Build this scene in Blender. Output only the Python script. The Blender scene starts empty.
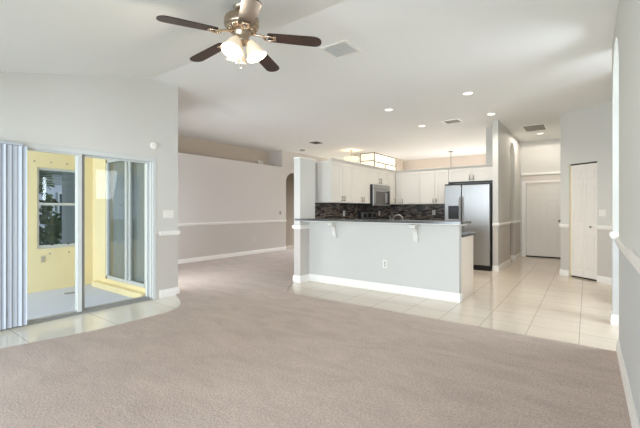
import bpy, bmesh, math, random
from mathutils import Vector, Matrix
PI = math.pi
S = bpy.context.scene
COL = S.collection
random.seed(5)

# ------------------------------------------------------------------ camera
cam_d = bpy.data.cameras.new('camera')
cam_d.sensor_width = 36.0
cam_d.lens = 36.0 * 363.5 / 640.0
cam_d.shift_y = -4.6 / 640.0
cam_d.clip_start = 0.05
cam = bpy.data.objects.new('camera', cam_d)
COL.objects.link(cam)
cam.location = (0, 0, 1.28)
cam.rotation_euler = (PI / 2, 0, 0.634)
S.camera = cam

# ------------------------------------------------------------------ world, exposure, daylight, added fill lamps
W = bpy.data.worlds.new('sky')
S.world = W
W.use_nodes = True
bgn = W.node_tree.nodes['Background']
bgn.inputs[0].default_value = (0.82, 0.91, 1.0, 1)
bgn.inputs[1].default_value = 1.0
S.view_settings.view_transform = 'Standard'
S.view_settings.look = 'None'
S.view_settings.gamma = 1.0
S.view_settings.use_curve_mapping = False
S.view_settings.exposure = 0.06


def area(name, loc, direction, sx, sy, power, color):
    l = bpy.data.lights.new(name, 'AREA')
    l.shape = 'RECTANGLE'
    l.size, l.size_y = sx, sy
    l.energy = power
    l.color = color
    o = bpy.data.objects.new(name, l)
    COL.objects.link(o)
    o.location = loc
    o.rotation_euler = Vector(direction).to_track_quat('-Z', 'Z').to_euler()
    return o


DAY = (0.82, 0.92, 1.0)
area('daylight_rear_glass_door', (-3.62, -3.6, 0.95), (0, 1, 0.22), 1.2, 2.2, 205, DAY)
area('added_fill_rear_right', (-0.4, -2.6, 1.1), (0, 1, 0.22), 2.4, 2.2, 345, DAY)  # added fill lamp for the room's right half, no known window there
area('daylight_lanai', (-6.0, -1.95, 1.3), (0, 1, -0.1), 1.7, 2.2, 72, (0.78, 0.88, 1.0))
area('added_fill_nook', (-3.2, 13.25, 1.15), (0, -1, 0.5), 2.6, 1.6, 80, (1.0, 0.97, 0.98))  # invented fill beyond the kitchen, brightens its far wall and ceiling
area('added_fill_entry', (-7.6, 15.4, 2.7), (0, -1, -0.5), 2.0, 1.8, 1900, (0.84, 0.92, 1.0))  # unseen fill lamp added to lift the foyer and dining area
area('added_fill_passage', (1.9, 4.7, 1.9), (-1, 0, -0.35), 1.2, 1.4, 75, (0.84, 0.93, 1.0))  # made-up lamp in the passage, brightens the kitchen front and bar
area('added_fill_dining', (-5.85, 3.36, 1.1), (0, 1, -0.22), 1.2, 1.8, 34, (0.90, 0.95, 1.0))  # added lamp on the room side of the blinds, brightens the dining wall
S.cycles.diffuse_bounces = 10
S.cycles.max_bounces = 16

# ------------------------------------------------------------------ materials


def lin(c):
    return tuple(((v / 255) / 12.92 if v / 255 <= 0.04045 else ((v / 255 + 0.055) / 1.055) ** 2.4) for v in c) + (1,)


def mat(name, rgb, rough=0.6, metal=0.0, noise=0.0, nscale=8.0, bump=0.0, bscale=80.0, emit=None, estr=0.0, spec=0.5, stretch=None, coat=0.0):
    m = bpy.data.materials.new(name)
    m.use_nodes = True
    nt = m.node_tree
    b = nt.nodes['Principled BSDF']
    c = lin(rgb)
    b.inputs['Base Color'].default_value = c
    b.inputs['Roughness'].default_value = rough
    b.inputs['Metallic'].default_value = metal
    b.inputs['Specular IOR Level'].default_value = spec
    b.inputs['Coat Weight'].default_value = coat
    tc = nt.nodes.new('ShaderNodeTexCoord')
    mp = nt.nodes.new('ShaderNodeMapping')
    if stretch:
        mp.inputs['Scale'].default_value = stretch
    nt.links.new(tc.outputs['Object'], mp.inputs['Vector'])
    n = nt.nodes.new('ShaderNodeTexNoise')
    n.inputs['Scale'].default_value = nscale
    n.inputs['Detail'].default_value = 4
    nt.links.new(mp.outputs['Vector'], n.inputs['Vector'])
    mx = nt.nodes.new('ShaderNodeMix')
    mx.data_type = 'RGBA'
    k = max(noise, 0.01)
    mx.inputs[6].default_value = tuple(v * (1 - k) for v in c[:3]) + (1,)
    mx.inputs[7].default_value = tuple(min(1, v * (1 + k)) for v in c[:3]) + (1,)
    nt.links.new(n.outputs['Fac'], mx.inputs[0])
    nt.links.new(mx.outputs[2], b.inputs['Base Color'])
    if bump:
        n2 = nt.nodes.new('ShaderNodeTexNoise')
        n2.inputs['Scale'].default_value = bscale
        n2.inputs['Detail'].default_value = 3
        nt.links.new(mp.outputs['Vector'], n2.inputs['Vector'])
        bp = nt.nodes.new('ShaderNodeBump')
        bp.inputs['Strength'].default_value = bump
        bp.inputs['Distance'].default_value = 0.01
        nt.links.new(n2.outputs['Fac'], bp.inputs['Height'])
        nt.links.new(bp.outputs['Normal'], b.inputs['Normal'])
    if emit:
        b.inputs['Emission Color'].default_value = lin(emit)
        b.inputs['Emission Strength'].default_value = estr
    return m


def tile_mat(name, base, grout, size, offx, offy, rough):
    m = mat(name, base, rough)
    nt = m.node_tree
    b = nt.nodes['Principled BSDF']
    tc = nt.nodes.new('ShaderNodeTexCoord')
    mp = nt.nodes.new('ShaderNodeMapping')
    mp.inputs['Location'].default_value = (offx, offy, 0)
    nt.links.new(tc.outputs['Object'], mp.inputs['Vector'])
    br = nt.nodes.new('ShaderNodeTexBrick')
    br.offset = 0.0
    br.inputs['Scale'].default_value = 1.0
    br.inputs['Brick Width'].default_value = size
    br.inputs['Row Height'].default_value = size
    br.inputs['Mortar Size'].default_value = 0.0035
    br.inputs['Mortar Smooth'].default_value = 0.2
    a = lin(base)
    br.inputs['Color1'].default_value = a
    br.inputs['Color2'].default_value = tuple(v * 0.965 for v in a[:3]) + (1,)
    br.inputs['Mortar'].default_value = lin(grout)
    nt.links.new(mp.outputs['Vector'], br.inputs['Vector'])
    n = nt.nodes.new('ShaderNodeTexNoise')
    n.inputs['Scale'].default_value = 3.5
    n.inputs['Detail'].default_value = 6
    mp2 = nt.nodes.new('ShaderNodeMapping')
    mp2.inputs['Scale'].default_value = (1.0, 3.0, 1)
    nt.links.new(tc.outputs['Object'], mp2.inputs['Vector'])
    nt.links.new(mp2.outputs['Vector'], n.inputs['Vector'])
    mr = nt.nodes.new('ShaderNodeMapRange')
    mr.inputs[3].default_value = 0.93
    mr.inputs[4].default_value = 1.06
    nt.links.new(n.outputs['Fac'], mr.inputs[0])
    mx = nt.nodes.new('ShaderNodeMix')
    mx.data_type = 'RGBA'
    mx.blend_type = 'MULTIPLY'
    mx.inputs[0].default_value = 1.0
    nt.links.new(br.outputs['Color'], mx.inputs[6])
    nt.links.new(mr.outputs[0], mx.inputs[7])
    nt.links.new(mx.outputs[2], b.inputs['Base Color'])
    bp = nt.nodes.new('ShaderNodeBump')
    bp.inputs['Strength'].default_value = 0.25
    bp.inputs['Distance'].default_value = 0.003
    bp.invert = True
    nt.links.new(br.outputs['Fac'], bp.inputs['Height'])
    nt.links.new(bp.outputs['Normal'], b.inputs['Normal'])
    return m


def carpet_mat():
    m = mat('carpet_pile', (188, 170, 158), 1.0, spec=0.1)
    nt = m.node_tree
    b = nt.nodes['Principled BSDF']
    b.inputs['Sheen Weight'].default_value = 0.15
    tc = nt.nodes.new('ShaderNodeTexCoord')
    mp = nt.nodes.new('ShaderNodeMapping')
    mp.inputs['Rotation'].default_value = (0, 0, 0.5)
    mp.inputs['Scale'].default_value = (0.7, 1.8, 1)
    nt.links.new(tc.outputs['Object'], mp.inputs['Vector'])
    n1 = nt.nodes.new('ShaderNodeTexNoise')      # brushed, trodden patches of the pile
    n1.inputs['Scale'].default_value = 3.2
    n1.inputs['Detail'].default_value = 7
    n1.inputs['Roughness'].default_value = 0.65
    n1.inputs['Distortion'].default_value = 0.6
    nt.links.new(mp.outputs['Vector'], n1.inputs['Vector'])
    n2 = nt.nodes.new('ShaderNodeTexNoise')
    n2.inputs['Scale'].default_value = 75
    n2.inputs['Detail'].default_value = 4
    nt.links.new(tc.outputs['Object'], n2.inputs['Vector'])
    r1 = nt.nodes.new('ShaderNodeMapRange')
    r1.inputs[1].default_value = 0.3
    r1.inputs[2].default_value = 0.7
    r1.inputs[3].default_value = 0.88
    r1.inputs[4].default_value = 1.10
    nt.links.new(n1.outputs['Fac'], r1.inputs[0])
    r2 = nt.nodes.new('ShaderNodeMapRange')
    r2.inputs[1].default_value = 0.25
    r2.inputs[2].default_value = 0.75
    r2.inputs[3].default_value = 0.72
    r2.inputs[4].default_value = 1.26
    nt.links.new(n2.outputs['Fac'], r2.inputs[0])
    mu = nt.nodes.new('ShaderNodeMath')
    mu.operation = 'MULTIPLY'
    nt.links.new(r1.outputs[0], mu.inputs[0])
    nt.links.new(r2.outputs[0], mu.inputs[1])
    mx = nt.nodes.new('ShaderNodeMix')
    mx.data_type = 'RGBA'
    mx.blend_type = 'MULTIPLY'
    mx.inputs[0].default_value = 1.0
    mx.inputs[6].default_value = lin((177, 161, 151))
    nt.links.new(mu.outputs[0], mx.inputs[7])
    nt.links.new(mx.outputs[2], b.inputs['Base Color'])
    bp = nt.nodes.new('ShaderNodeBump')
    bp.inputs['Strength'].default_value = 0.4
    bp.inputs['Distance'].default_value = 0.008
    nt.links.new(n2.outputs['Fac'], bp.inputs['Height'])
    nt.links.new(bp.outputs['Normal'], b.inputs['Normal'])
    return m


def mosaic_mat():
    m = mat('mosaic_backsplash_tile', (50, 45, 42), 0.25)
    nt = m.node_tree
    b = nt.nodes['Principled BSDF']
    tc = nt.nodes.new('ShaderNodeTexCoord')
    sp = nt.nodes.new('ShaderNodeSeparateXYZ')
    nt.links.new(tc.outputs['Object'], sp.inputs[0])
    ad = nt.nodes.new('ShaderNodeMath')
    nt.links.new(sp.outputs[0], ad.inputs[0])
    nt.links.new(sp.outputs[1], ad.inputs[1])
    cb = nt.nodes.new('ShaderNodeCombineXYZ')
    nt.links.new(ad.outputs[0], cb.inputs[0])
    nt.links.new(sp.outputs[2], cb.inputs[1])
    br = nt.nodes.new('ShaderNodeTexBrick')
    br.offset = 0.37
    br.offset_frequency = 2
    br.squash = 0.6
    br.squash_frequency = 3
    br.inputs['Scale'].default_value = 1.0
    br.inputs['Brick Width'].default_value = 0.14
    br.inputs['Row Height'].default_value = 0.026
    br.inputs['Mortar Size'].default_value = 0.002
    br.inputs['Bias'].default_value = -0.1
    br.inputs['Color1'].default_value = lin((26, 24, 24))
    br.inputs['Color2'].default_value = lin((140, 124, 112))
    br.inputs['Mortar'].default_value = lin((60, 52, 48))
    nt.links.new(cb.outputs[0], br.inputs['Vector'])
    nt.links.new(br.outputs['Color'], b.inputs['Base Color'])
    return m


def glass_mat(name, tint, refl):
    m = bpy.data.materials.new(name)
    m.use_nodes = True
    nt = m.node_tree
    nt.nodes.clear()
    out = nt.nodes.new('ShaderNodeOutputMaterial')
    t = nt.nodes.new('ShaderNodeBsdfTransparent')
    t.inputs[0].default_value = tint
    g = nt.nodes.new('ShaderNodeBsdfGlossy')
    g.inputs['Roughness'].default_value = 0.02
    lw = nt.nodes.new('ShaderNodeLayerWeight')
    pw_ = nt.nodes.new('ShaderNodeMath')
    pw_.operation = 'POWER'
    pw_.inputs[1].default_value = 4.0
    nt.links.new(lw.outputs['Facing'], pw_.inputs[0])
    fr = nt.nodes.new('ShaderNodeMath')
    fr.operation = 'MULTIPLY_ADD'
    fr.inputs[1].default_value = 0.6
    fr.inputs[2].default_value = refl
    nt.links.new(pw_.outputs[0], fr.inputs[0])
    mx = nt.nodes.new('ShaderNodeMixShader')
    nt.links.new(fr.outputs[0], mx.inputs[0])
    nt.links.new(t.outputs[0], mx.inputs[1])
    nt.links.new(g.outputs[0], mx.inputs[2])
    nt.links.new(mx.outputs[0], out.inputs[0])
    return m


UP = mat('wall_paint_upper', (208, 207, 203), 0.75, bump=0.12, bscale=60, noise=0.012, nscale=3)
LO = mat('wall_paint_lower', (197, 192, 187), 0.75, bump=0.12, bscale=60, noise=0.012, nscale=3)
BAR = mat('bar_wall_paint', (197, 197, 194), 0.7, bump=0.1, bscale=60)
CEIL = mat('ceiling_paint', (236, 237, 236), 0.9, bump=0.15, bscale=45)
TRIM = mat('white_trim_paint', (236, 234, 230), 0.4)
DOORW = mat('white_door_paint', (230, 226, 220), 0.45)
CAB = mat('white_cabinet_lacquer', (216, 212, 205), 0.4)
YEL = mat('yellow_stucco', (238, 224, 180), 0.85, bump=0.25, bscale=50, noise=0.04, nscale=4)
CONC = mat('pale_concrete', (206, 212, 232), 0.75, noise=0.05, nscale=3, bump=0.08)
TILE = tile_mat('glossy_floor_tile', (220, 208, 192), (172, 158, 142), 0.4445, 0.0645, 0.29, 0.09)
STRIP = tile_mat('door_strip_tile', (226, 222, 212), (176, 164, 150), 0.76, 4.93, -0.40, 0.06)
CARPET = carpet_mat()
MOS = mosaic_mat()
GRAN = mat('dark_granite', (74, 76, 76), 0.18, noise=0.5, nscale=60)
STEEL = mat('brushed_stainless_steel', (168, 168, 168), 0.36, 1.0, noise=0.05, nscale=30, stretch=(1, 1, 40))
DSTEEL = mat('satin_handle_metal', (150, 146, 140), 0.35, 1.0)
NICK = mat('brushed_nickel', (176, 160, 142), 0.3, 1.0)
CHROME = mat('chrome', (215, 215, 215), 0.1, 1.0)
BLACK = mat('black_plastic', (18, 18, 19), 0.35)
DARKG = mat('dark_gap', (40, 38, 36), 0.9)  # dark fill standing for the shade in gaps around door leaves
ALU = mat('white_aluminium_frame', (206, 210, 210), 0.45)
ALUG = mat('grey_aluminium_frame', (142, 142, 138), 0.45)
PLATE = mat('white_plastic', (232, 230, 224), 0.4)
PLATEG = mat('grey_plastic', (168, 166, 162), 0.5)  # mid grey plastic for studs, sockets and small fittings
LOUV = mat('grey_vent_louver', (196, 198, 198), 0.5)
LOUVM = mat('mid_grey_vent', (158, 154, 146), 0.8)  # mid grey of two vents' louvers and the plate behind them
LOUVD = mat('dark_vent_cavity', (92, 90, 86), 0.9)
BLIND = mat('pale_blue_grey_vinyl', (182, 188, 198), 0.5)
BLINDG = mat('grey_vinyl_slats', (206, 206, 200), 0.6)
WOOD = mat('dark_walnut_blade', (44, 27, 21), 0.36, noise=0.35, nscale=5, stretch=(1, 14, 1), coat=0.12)
SHADE = mat('lit_frosted_glass', (250, 236, 214), 0.4, emit=(255, 226, 190), estr=0.3)
BOWLM = mat('lit_alabaster_glass', (250, 240, 220), 0.4, emit=(255, 236, 200), estr=0.6)
LENS = mat('lit_lamp_lens', (255, 250, 240), 0.4, emit=(255, 244, 226), estr=2.5)
BULB = mat('lit_bulb_glass', (255, 246, 230), 0.4, emit=(255, 230, 196), estr=1.2)
PANEL = mat('lit_light_panel', (255, 250, 235), 0.5, emit=(255, 246, 222), estr=0.5)
CLEAR = glass_mat('clear_door_glass', (0.985, 0.99, 0.99, 1), 0.012)
WGLASS = glass_mat('tinted_window_glass', (0.86, 0.92, 0.96, 1), 0.04)
DGLASS = glass_mat('tinted_lanai_door_glass', (0.80, 0.83, 0.84, 1), 0.04)
GREEN = mat('shrub_leaves', (72, 96, 58), 0.8, noise=0.5, nscale=9)
LAWN = mat('lawn', (92, 112, 70), 0.95, noise=0.3, nscale=3)
HOUSE = mat('pale_house_siding', (196, 196, 206), 0.8, noise=0.04)
SLATE = mat('grey_roof_shingle', (128, 124, 122), 0.9, noise=0.2, nscale=12)
CORB = mat('off_white_bracket_paint', (214, 214, 210), 0.5)
NOOK = mat('warm_nook_paint', (240, 229, 219), 0.8)
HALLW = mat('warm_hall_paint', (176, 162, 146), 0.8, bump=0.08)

# ------------------------------------------------------------------ geometry helpers


class MB:
    def __init__(self):
        self.bm = bmesh.new()

    def box(self, a, b, bevel=0.0, mi=0):
        r = bmesh.ops.create_cube(self.bm, size=1.0)
        vs = r['verts']
        for v in vs:
            v.co = Vector([a[i] + (v.co[i] + 0.5) * (b[i] - a[i]) for i in range(3)])
        fs = {f for v in vs for f in v.link_faces}
        for f in fs:
            f.material_index = mi
        if bevel:
            es = list({e for v in vs for e in v.link_edges})
            bmesh.ops.bevel(self.bm, geom=es, offset=bevel, segments=2, affect='EDGES', profile=0.5)
        return self

    def prism(self, pts, axis, lo, hi, mi=0):
        """extrude a 2D outline along an axis: axis 'x' -> pts (y,z); 'y' -> (x,z); 'z' -> (x,y)"""
        def mk(p, t):
            return {'x': (t, p[0], p[1]), 'y': (p[0], t, p[1]), 'z': (p[0], p[1], t)}[axis]
        A = [self.bm.verts.new(mk(p, lo)) for p in pts]
        B = [self.bm.verts.new(mk(p, hi)) for p in pts]
        fs = [self.bm.faces.new(A), self.bm.faces.new(list(reversed(B)))]
        n = len(pts)
        for i in range(n):
            fs.append(self.bm.faces.new([A[i], B[i], B[(i + 1) % n], A[(i + 1) % n]]))
        for f in fs:
            f.material_index = mi
        return self

    def lathe(self, prof, seg=28, c=(0, 0, 0), M=None, mi=0, smooth=True, cap=True):
        rings = []
        for r, z in prof:
            ring = []
            for k in range(seg):
                a = 2 * PI * k / seg
                p = Vector((r * math.cos(a), r * math.sin(a), z))
                if M:
                    p = M @ p
                ring.append(self.bm.verts.new(p + Vector(c)))
            rings.append(ring)
        for i in range(len(rings) - 1):
            for k in range(seg):
                f = self.bm.faces.new([rings[i][k], rings[i][(k + 1) % seg], rings[i + 1][(k + 1) % seg], rings[i + 1][k]])
                f.smooth = smooth
                f.material_index = mi
        if cap:
            for ring in (rings[0], rings[-1]):
                f = self.bm.faces.new(ring)
                f.material_index = mi
        return self

    def tube(self, pts, r, seg=10, mi=0):
        pts = [Vector(p) for p in pts]
        rings = []
        up = Vector((0.13, 0.31, 0.94))
        for i, p in enumerate(pts):
            d = (pts[min(i + 1, len(pts) - 1)] - pts[max(i - 1, 0)]).normalized()
            x = d.cross(up)
            if x.length < 0.05:
                x = d.cross(Vector((1, 0, 0)))
            x.normalize()
            y = d.cross(x).normalized()
            rings.append([self.bm.verts.new(p + x * r * math.cos(2 * PI * k / seg) + y * r * math.sin(2 * PI * k / seg)) for k in range(seg)])
        for i in range(len(rings) - 1):
            for k in range(seg):
                f = self.bm.faces.new([rings[i][k], rings[i][(k + 1) % seg], rings[i + 1][(k + 1) % seg], rings[i + 1][k]])
                f.smooth = True
                f.material_index = mi
        self.bm.faces.new(rings[0])
        self.bm.faces.new(rings[-1])
        return self

    def xf(self, M):
        bmesh.ops.transform(self.bm, matrix=M, verts=self.bm.verts)
        return self

    def build(self, name, mats, parent=None, loc=None, rz=None):
        bmesh.ops.recalc_face_normals(self.bm, faces=self.bm.faces)
        me = bpy.data.meshes.new(name)
        self.bm.to_mesh(me)
        self.bm.free()
        for m in (mats if isinstance(mats, (list, tuple)) else [mats]):
            me.materials.append(m)
        o = bpy.data.objects.new(name, me)
        COL.objects.link(o)
        if parent:
            o.parent = parent
        if loc:
            o.location = loc
        if rz is not None:
            o.rotation_euler = (0, 0, rz)
        return o


def tag(o, label, cat, group=None):
    o['label'] = label
    o['category'] = cat
    if group:
        o['group'] = group
    return o


def thing(name, label, cat, loc=(0, 0, 0), rz=0.0, group=None):
    o = bpy.data.objects.new(name, None)
    o.empty_display_size = 0.05
    COL.objects.link(o)
    o.location = loc
    o.rotation_euler = (0, 0, rz)
    return tag(o, label, cat, group)


def struct(o):
    o['kind'] = 'structure'
    return o


def sempty(name, loc=(0, 0, 0), rz=0.0):
    o = bpy.data.objects.new(name, None)
    o.empty_display_size = 0.05
    COL.objects.link(o)
    o.location = loc
    o.rotation_euler = (0, 0, rz)
    return struct(o)


def dup(o, loc, rz=None, label=None):
    r = o.copy()
    COL.objects.link(r)
    r.location = loc
    if rz is not None:
        r.rotation_euler = (0, 0, rz)
    if label:
        r['label'] = label
    for ch in list(o.children):
        c = ch.copy()
        COL.objects.link(c)
        c.parent = r
        for g in list(ch.children):
            d = g.copy()
            COL.objects.link(d)
            d.parent = c
    return r


# ------------------------------------------------------------------ room dimensions
XL = -4.966     # sliding-door wall, inner face
XR = 0.2266     # right wall, inner face
XD = -7.65      # dining wall face
LX = -6.95      # lanai far wall
HC = 3.13       # flat ceiling
YR = 2.73       # where the slope reaches the flat ceiling
YB = -0.35      # wall behind the camera
SL = 0.247      # ceiling slope
ZR = 0.93       # paint change at the chair rail


def zc(y):
    return HC - SL * max(0, YR - y)


# ------------------------------------------------------------------ floor
struct(MB().box((-8.6, 4.1, -0.1), (2.2, 13.3, 0.0)).build('floor', TILE))
struct(MB().prism([(XL - 0.12, YB - 0.15), (XL + 0.95, YB - 0.15), (XL + 0.95, 3.2), (XL - 0.12, 3.2)], 'z', -0.1, 0.0).build('floor_door_strip', STRIP))
cp = [(XR + 0.05, YB - 0.1), (XR + 0.05, 4.187), (-3.60, 4.187), (-3.69, 4.20), (-3.78, 4.26), (-4.18, 4.86), (-4.20, 4.93), (-4.24, 4.97), (-4.30, 5.05), (-4.30, 9.2), (XD - 0.02, 9.2),
      (XD - 0.02, 3.10), (XL + 0.02, 3.10), (-4.62, 2.96), (-4.40, 2.83), (-4.25, 2.68), (-4.18, 2.50), (-4.165, 2.2), (-4.165, 1.7), (-4.20, 1.45), (-4.30, 1.0), (-4.34, 0.6), (-4.34, YB - 0.1)]
struct(MB().prism(cp, 'z', -0.05, 0.012).build('floor_carpet', CARPET))
struct(MB().box((-6.95, -2.0, -0.12), (XL - 0.06, 2.76, -0.015)).build('floor_lanai', CONC))
struct(MB().box((0.3, 3.4, -0.1), (2.2, 4.1, 0.0)).build('floor_passage', TILE))

# ------------------------------------------------------------------ ceiling
cm = MB()
cm.prism([(YB - 0.2, zc(YB - 0.2)), (YR, HC), (13.3, HC), (13.3, HC + 0.15), (YR, HC + 0.15), (YB - 0.2, zc(YB - 0.2) + 0.15)], 'x', -8.6, 2.2)
struct(cm.build('ceiling', CEIL))
struct(MB().box((-7.1, -2.0, 2.55), (XL - 0.15, 2.76, 2.65)).build('ceiling_lanai', CEIL))

# ------------------------------------------------------------------ walls


def two_tone(m, a, b, zsplit=ZR, z0=0.0, z1=HC):
    m.box((a[0], a[1], z0), (b[0], b[1], zsplit), mi=1)
    m.box((a[0], a[1], zsplit), (b[0], b[1], z1), mi=0)


DY0, DY1, DZ = 0.45, 2.80, 2.015      # sliding door opening
m = MB()
m.prism([(YB, DZ), (DY1, DZ), (DY1, zc(DY1)), (YR, HC), (YB, zc(YB))], 'x', XL - 0.15, XL)
m.prism([(DY1, ZR), (3.144, ZR), (3.144, HC), (DY1, zc(DY1))], 'x', XL - 0.15, XL)
m.box((XL - 0.15, DY1, 0), (XL, 3.144, ZR), mi=1)
m.box((XL - 0.15, YB, 0), (XL, DY0, DZ), mi=0)
struct(m.build('wall_left', [UP, LO]))
# lanai / dining partition, with the lanai sliding door in it
m = MB()
SX0, SX1, SZ0, SZ1 = -6.47, -5.19, 0.13, 2.10
for (y0, y1, mi, xe) in ((2.76, 2.96, 0, XL - 0.15), (2.96, 3.144, 1, XL - 0.15)):
    m.box((-8.35, y0, 0), (LX - 0.18, y1, HC), mi=2 if mi == 0 else mi)
    m.box((LX - 0.18, y0, 0), (SX0, y1, HC), mi=mi)
    m.box((SX1, y0, 0), (xe, y1, HC), mi=mi)
    m.box((SX0, y0, SZ1), (SX1, y1, HC), mi=mi)
    m.box((SX0, y0, 0), (SX1, y1, SZ0), mi=mi)
struct(m.build('wall_lanai_partition', [YEL, UP, HOUSE]))
struct(MB().box((-6.75, 2.66, -0.02), (XL - 0.15, 2.76, 0.07), 0.008).build('trim_lanai_curb', YEL))
# lanai far wall with its window
WY0, WY1, WZ0, WZ1 = 1.965, 2.58, 0.655, 1.945
m = MB()
m.box((LX - 0.18, -2.0, -0.1), (LX, WY0, 2.6))
m.box((LX - 0.18, WY1, -0.1), (LX, 2.78, 2.6))
m.box((LX - 0.18, WY0, -0.1), (LX, WY1, WZ0))
m.box((LX - 0.18, WY0, WZ1), (LX, WY1, 2.6))
struct(m.build('wall_lanai', YEL))
# dining wall with its open plant shelf
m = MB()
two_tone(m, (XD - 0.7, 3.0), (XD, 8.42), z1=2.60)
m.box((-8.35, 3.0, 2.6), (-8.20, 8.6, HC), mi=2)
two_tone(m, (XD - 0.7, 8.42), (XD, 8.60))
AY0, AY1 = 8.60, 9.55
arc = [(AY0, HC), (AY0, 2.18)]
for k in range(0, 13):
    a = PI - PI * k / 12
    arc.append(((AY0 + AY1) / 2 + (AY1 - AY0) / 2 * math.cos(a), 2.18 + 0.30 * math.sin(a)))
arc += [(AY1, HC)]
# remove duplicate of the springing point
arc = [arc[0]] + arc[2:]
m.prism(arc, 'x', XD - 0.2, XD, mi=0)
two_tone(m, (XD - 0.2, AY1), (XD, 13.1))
struct(m.build('wall_dining', [mat('dining_upper_lit_tint', (213, 208, 205), 0.75, bump=0.12, bscale=60), mat('dining_lower_lit_tint', (200, 194, 189), 0.75, bump=0.12, bscale=60), mat('shelf_recess_paint', (206, 194, 180), 0.8)]))  # lighter pink tint puts lamp light into the dining wall colour
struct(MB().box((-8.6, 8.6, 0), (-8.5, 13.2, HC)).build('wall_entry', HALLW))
# wall behind the camera, with a glass door opening and an unseen opening added for the fill lamp
m = MB()
zt = zc(YB)
for (x0, x1, z0, z1) in ((XL - 0.15, -4.70, 0, zt), (-1.90, -1.70, 0, zt), (-0.10, XR + 0.15, 0, zt), (-4.70, -1.90, 2.1, zt), (-1.70, -0.10, 2.1, zt)):
    m.box((x0, YB - 0.15, z0), (x1, YB, z1))
struct(m.build('wall_rear', UP))
# right wall with an arched passage
m = MB()
RT = 0.14
m.prism([(YB, 1.0), (4.19, 1.0), (4.19, HC), (YR, HC), (YB, zc(YB))], 'x', XR, XR + RT, mi=0)
m.box((XR, YB, 0), (XR + RT, 4.19, 1.0), mi=1)
two_tone(m, (XR, 5.18), (XR + RT, 5.34), 1.0)
arc = [(4.19, HC)]
for k in range(0, 17):
    a = PI - PI * k / 16
    arc.append((4.685 + 0.495 * math.cos(a), 2.50 + 0.47 * math.sin(a)))
arc.append((5.18, HC))
m.prism(arc, 'x', XR, XR + RT, mi=0)
RUP = mat('wall_paint_right_upper', (211, 212, 208), 0.75, bump=0.25, bscale=55)
RLO = mat('wall_paint_right_lower', (198, 200, 200), 0.75, bump=0.25, bscale=55)
struct(m.build('wall_right', [RUP, RLO]))
m = MB()
m.box((2.0, 3.4, 0), (2.2, 6.6, HC))
m.box((XR + RT, 3.3, 0), (2.2, 3.4, HC))
m.box((XR + RT, 6.2, 0), (2.2, 6.3, HC))
m.box((0.62, 6.3, 0), (0.74, 8.3, HC))
struct(m.build('wall_passage', UP))
# angled pantry wall (own axes: x along the wall, y into the pantry)
PA = math.atan2(7.939 - 8.494, 0.325 + 0.421)
m = MB()
PU0, PU1, PZ = 0.178, 0.700, 2.135
two_tone(m, (0, 0), (PU0, 0.12), 0.95)
two_tone(m, (PU1, 0), (1.30, 0.12), 0.95)
m.box((PU0, 0, PZ), (PU1, 0.12, HC))
struct(m.build('wall_pantry', [UP, LO], loc=(-0.421, 8.494, 0), rz=PA))
m = MB()
two_tone(m, (-0.421, 8.494), (-0.30, 11.3))
m.box((-0.3, 8.9, 0), (0.9, 9.0, HC), mi=0)
struct(m.build('wall_hall_right', [UP, LO]))
# hall end wall
m = MB()
m.box((-1.58, 11.28, 0), (-1.345, 11.42, HC))
m.box((-0.50, 11.28, 0), (-0.3, 11.42, HC))
m.box((-1.345, 11.28, 2.0), (-0.50, 11.42, HC))
struct(m.build('wall_hall_end', UP))
# hall left wall with an arched recess
m = MB()
two_tone(m, (-1.585, 8.211), (-1.48, 9.62))
two_tone(m, (-1.585, 10.35), (-1.48, 11.28))
arc = [(9.62, HC)]
for k in range(0, 13):
    a = PI - PI * k / 12
    arc.append((9.985 + 0.365 * math.cos(a), 2.62 + 0.30 * math.sin(a)))
arc.append((10.35, HC))
m.prism(arc, 'x', -1.585, -1.48)
two_tone(m, (-1.72, 9.3), (-1.585, 10.7))
m.box((-1.85, 8.86, 0), (-1.585, 8.98, HC))
struct(m.build('wall_hall_left', [UP, LO]))
# part-height kitchen walls and the end pillar
m = MB()
two_tone(m, (-4.18, 4.91), (-4.04, 5.34), 0.95, z1=2.18)
m.box((-4.32, 5.20, 0), (-4.18, 8.9, 2.17))
struct(m.build('wall_kitchen_left', [UP, LO]))
struct(MB().box((-4.32, 8.78, 0), (-1.585, 8.92, 2.17)).build('wall_kitchen_back', UP))
struct(MB().box((-4.04, 5.17, 0), (-1.423, 5.29, 1.058)).build('wall_bar', BAR))
struct(MB().box((-8.6, 13.1, 0), (-8.4, 13.2, HC)).box((-6.8, 13.1, 0), (-4.6, 13.2, HC)).box((-8.4, 13.1, 2.1), (-6.8, 13.2, HC)).box((-8.4, 13.1, 0), (-6.8, 13.2, 0.3)).build('wall_far', NOOK))
m = MB()
m.box((-4.6, 13.1, 0), (-1.8, 13.2, 0.3))
m.box((-4.6, 13.1, 2.0), (-1.8, 13.2, HC))
m.box((-1.8, 13.1, 0), (2.2, 13.2, HC))
m.box((-0.3, 11.42, 0), (-0.2, 13.1, HC))
struct(m.build('wall_nook', NOOK))
FB = mat('foyer_wall_paint', (216, 206, 190), 0.8)
struct(MB().box((-6.6, 10.52, 0), (-5.56, 12.81, 2.66)).box((-6.6, 12.20, 2.66), (-5.56, 12.81, HC)).build('wall_foyer', FB))

# ------------------------------------------------------------------ skirting and chair rails


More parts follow.
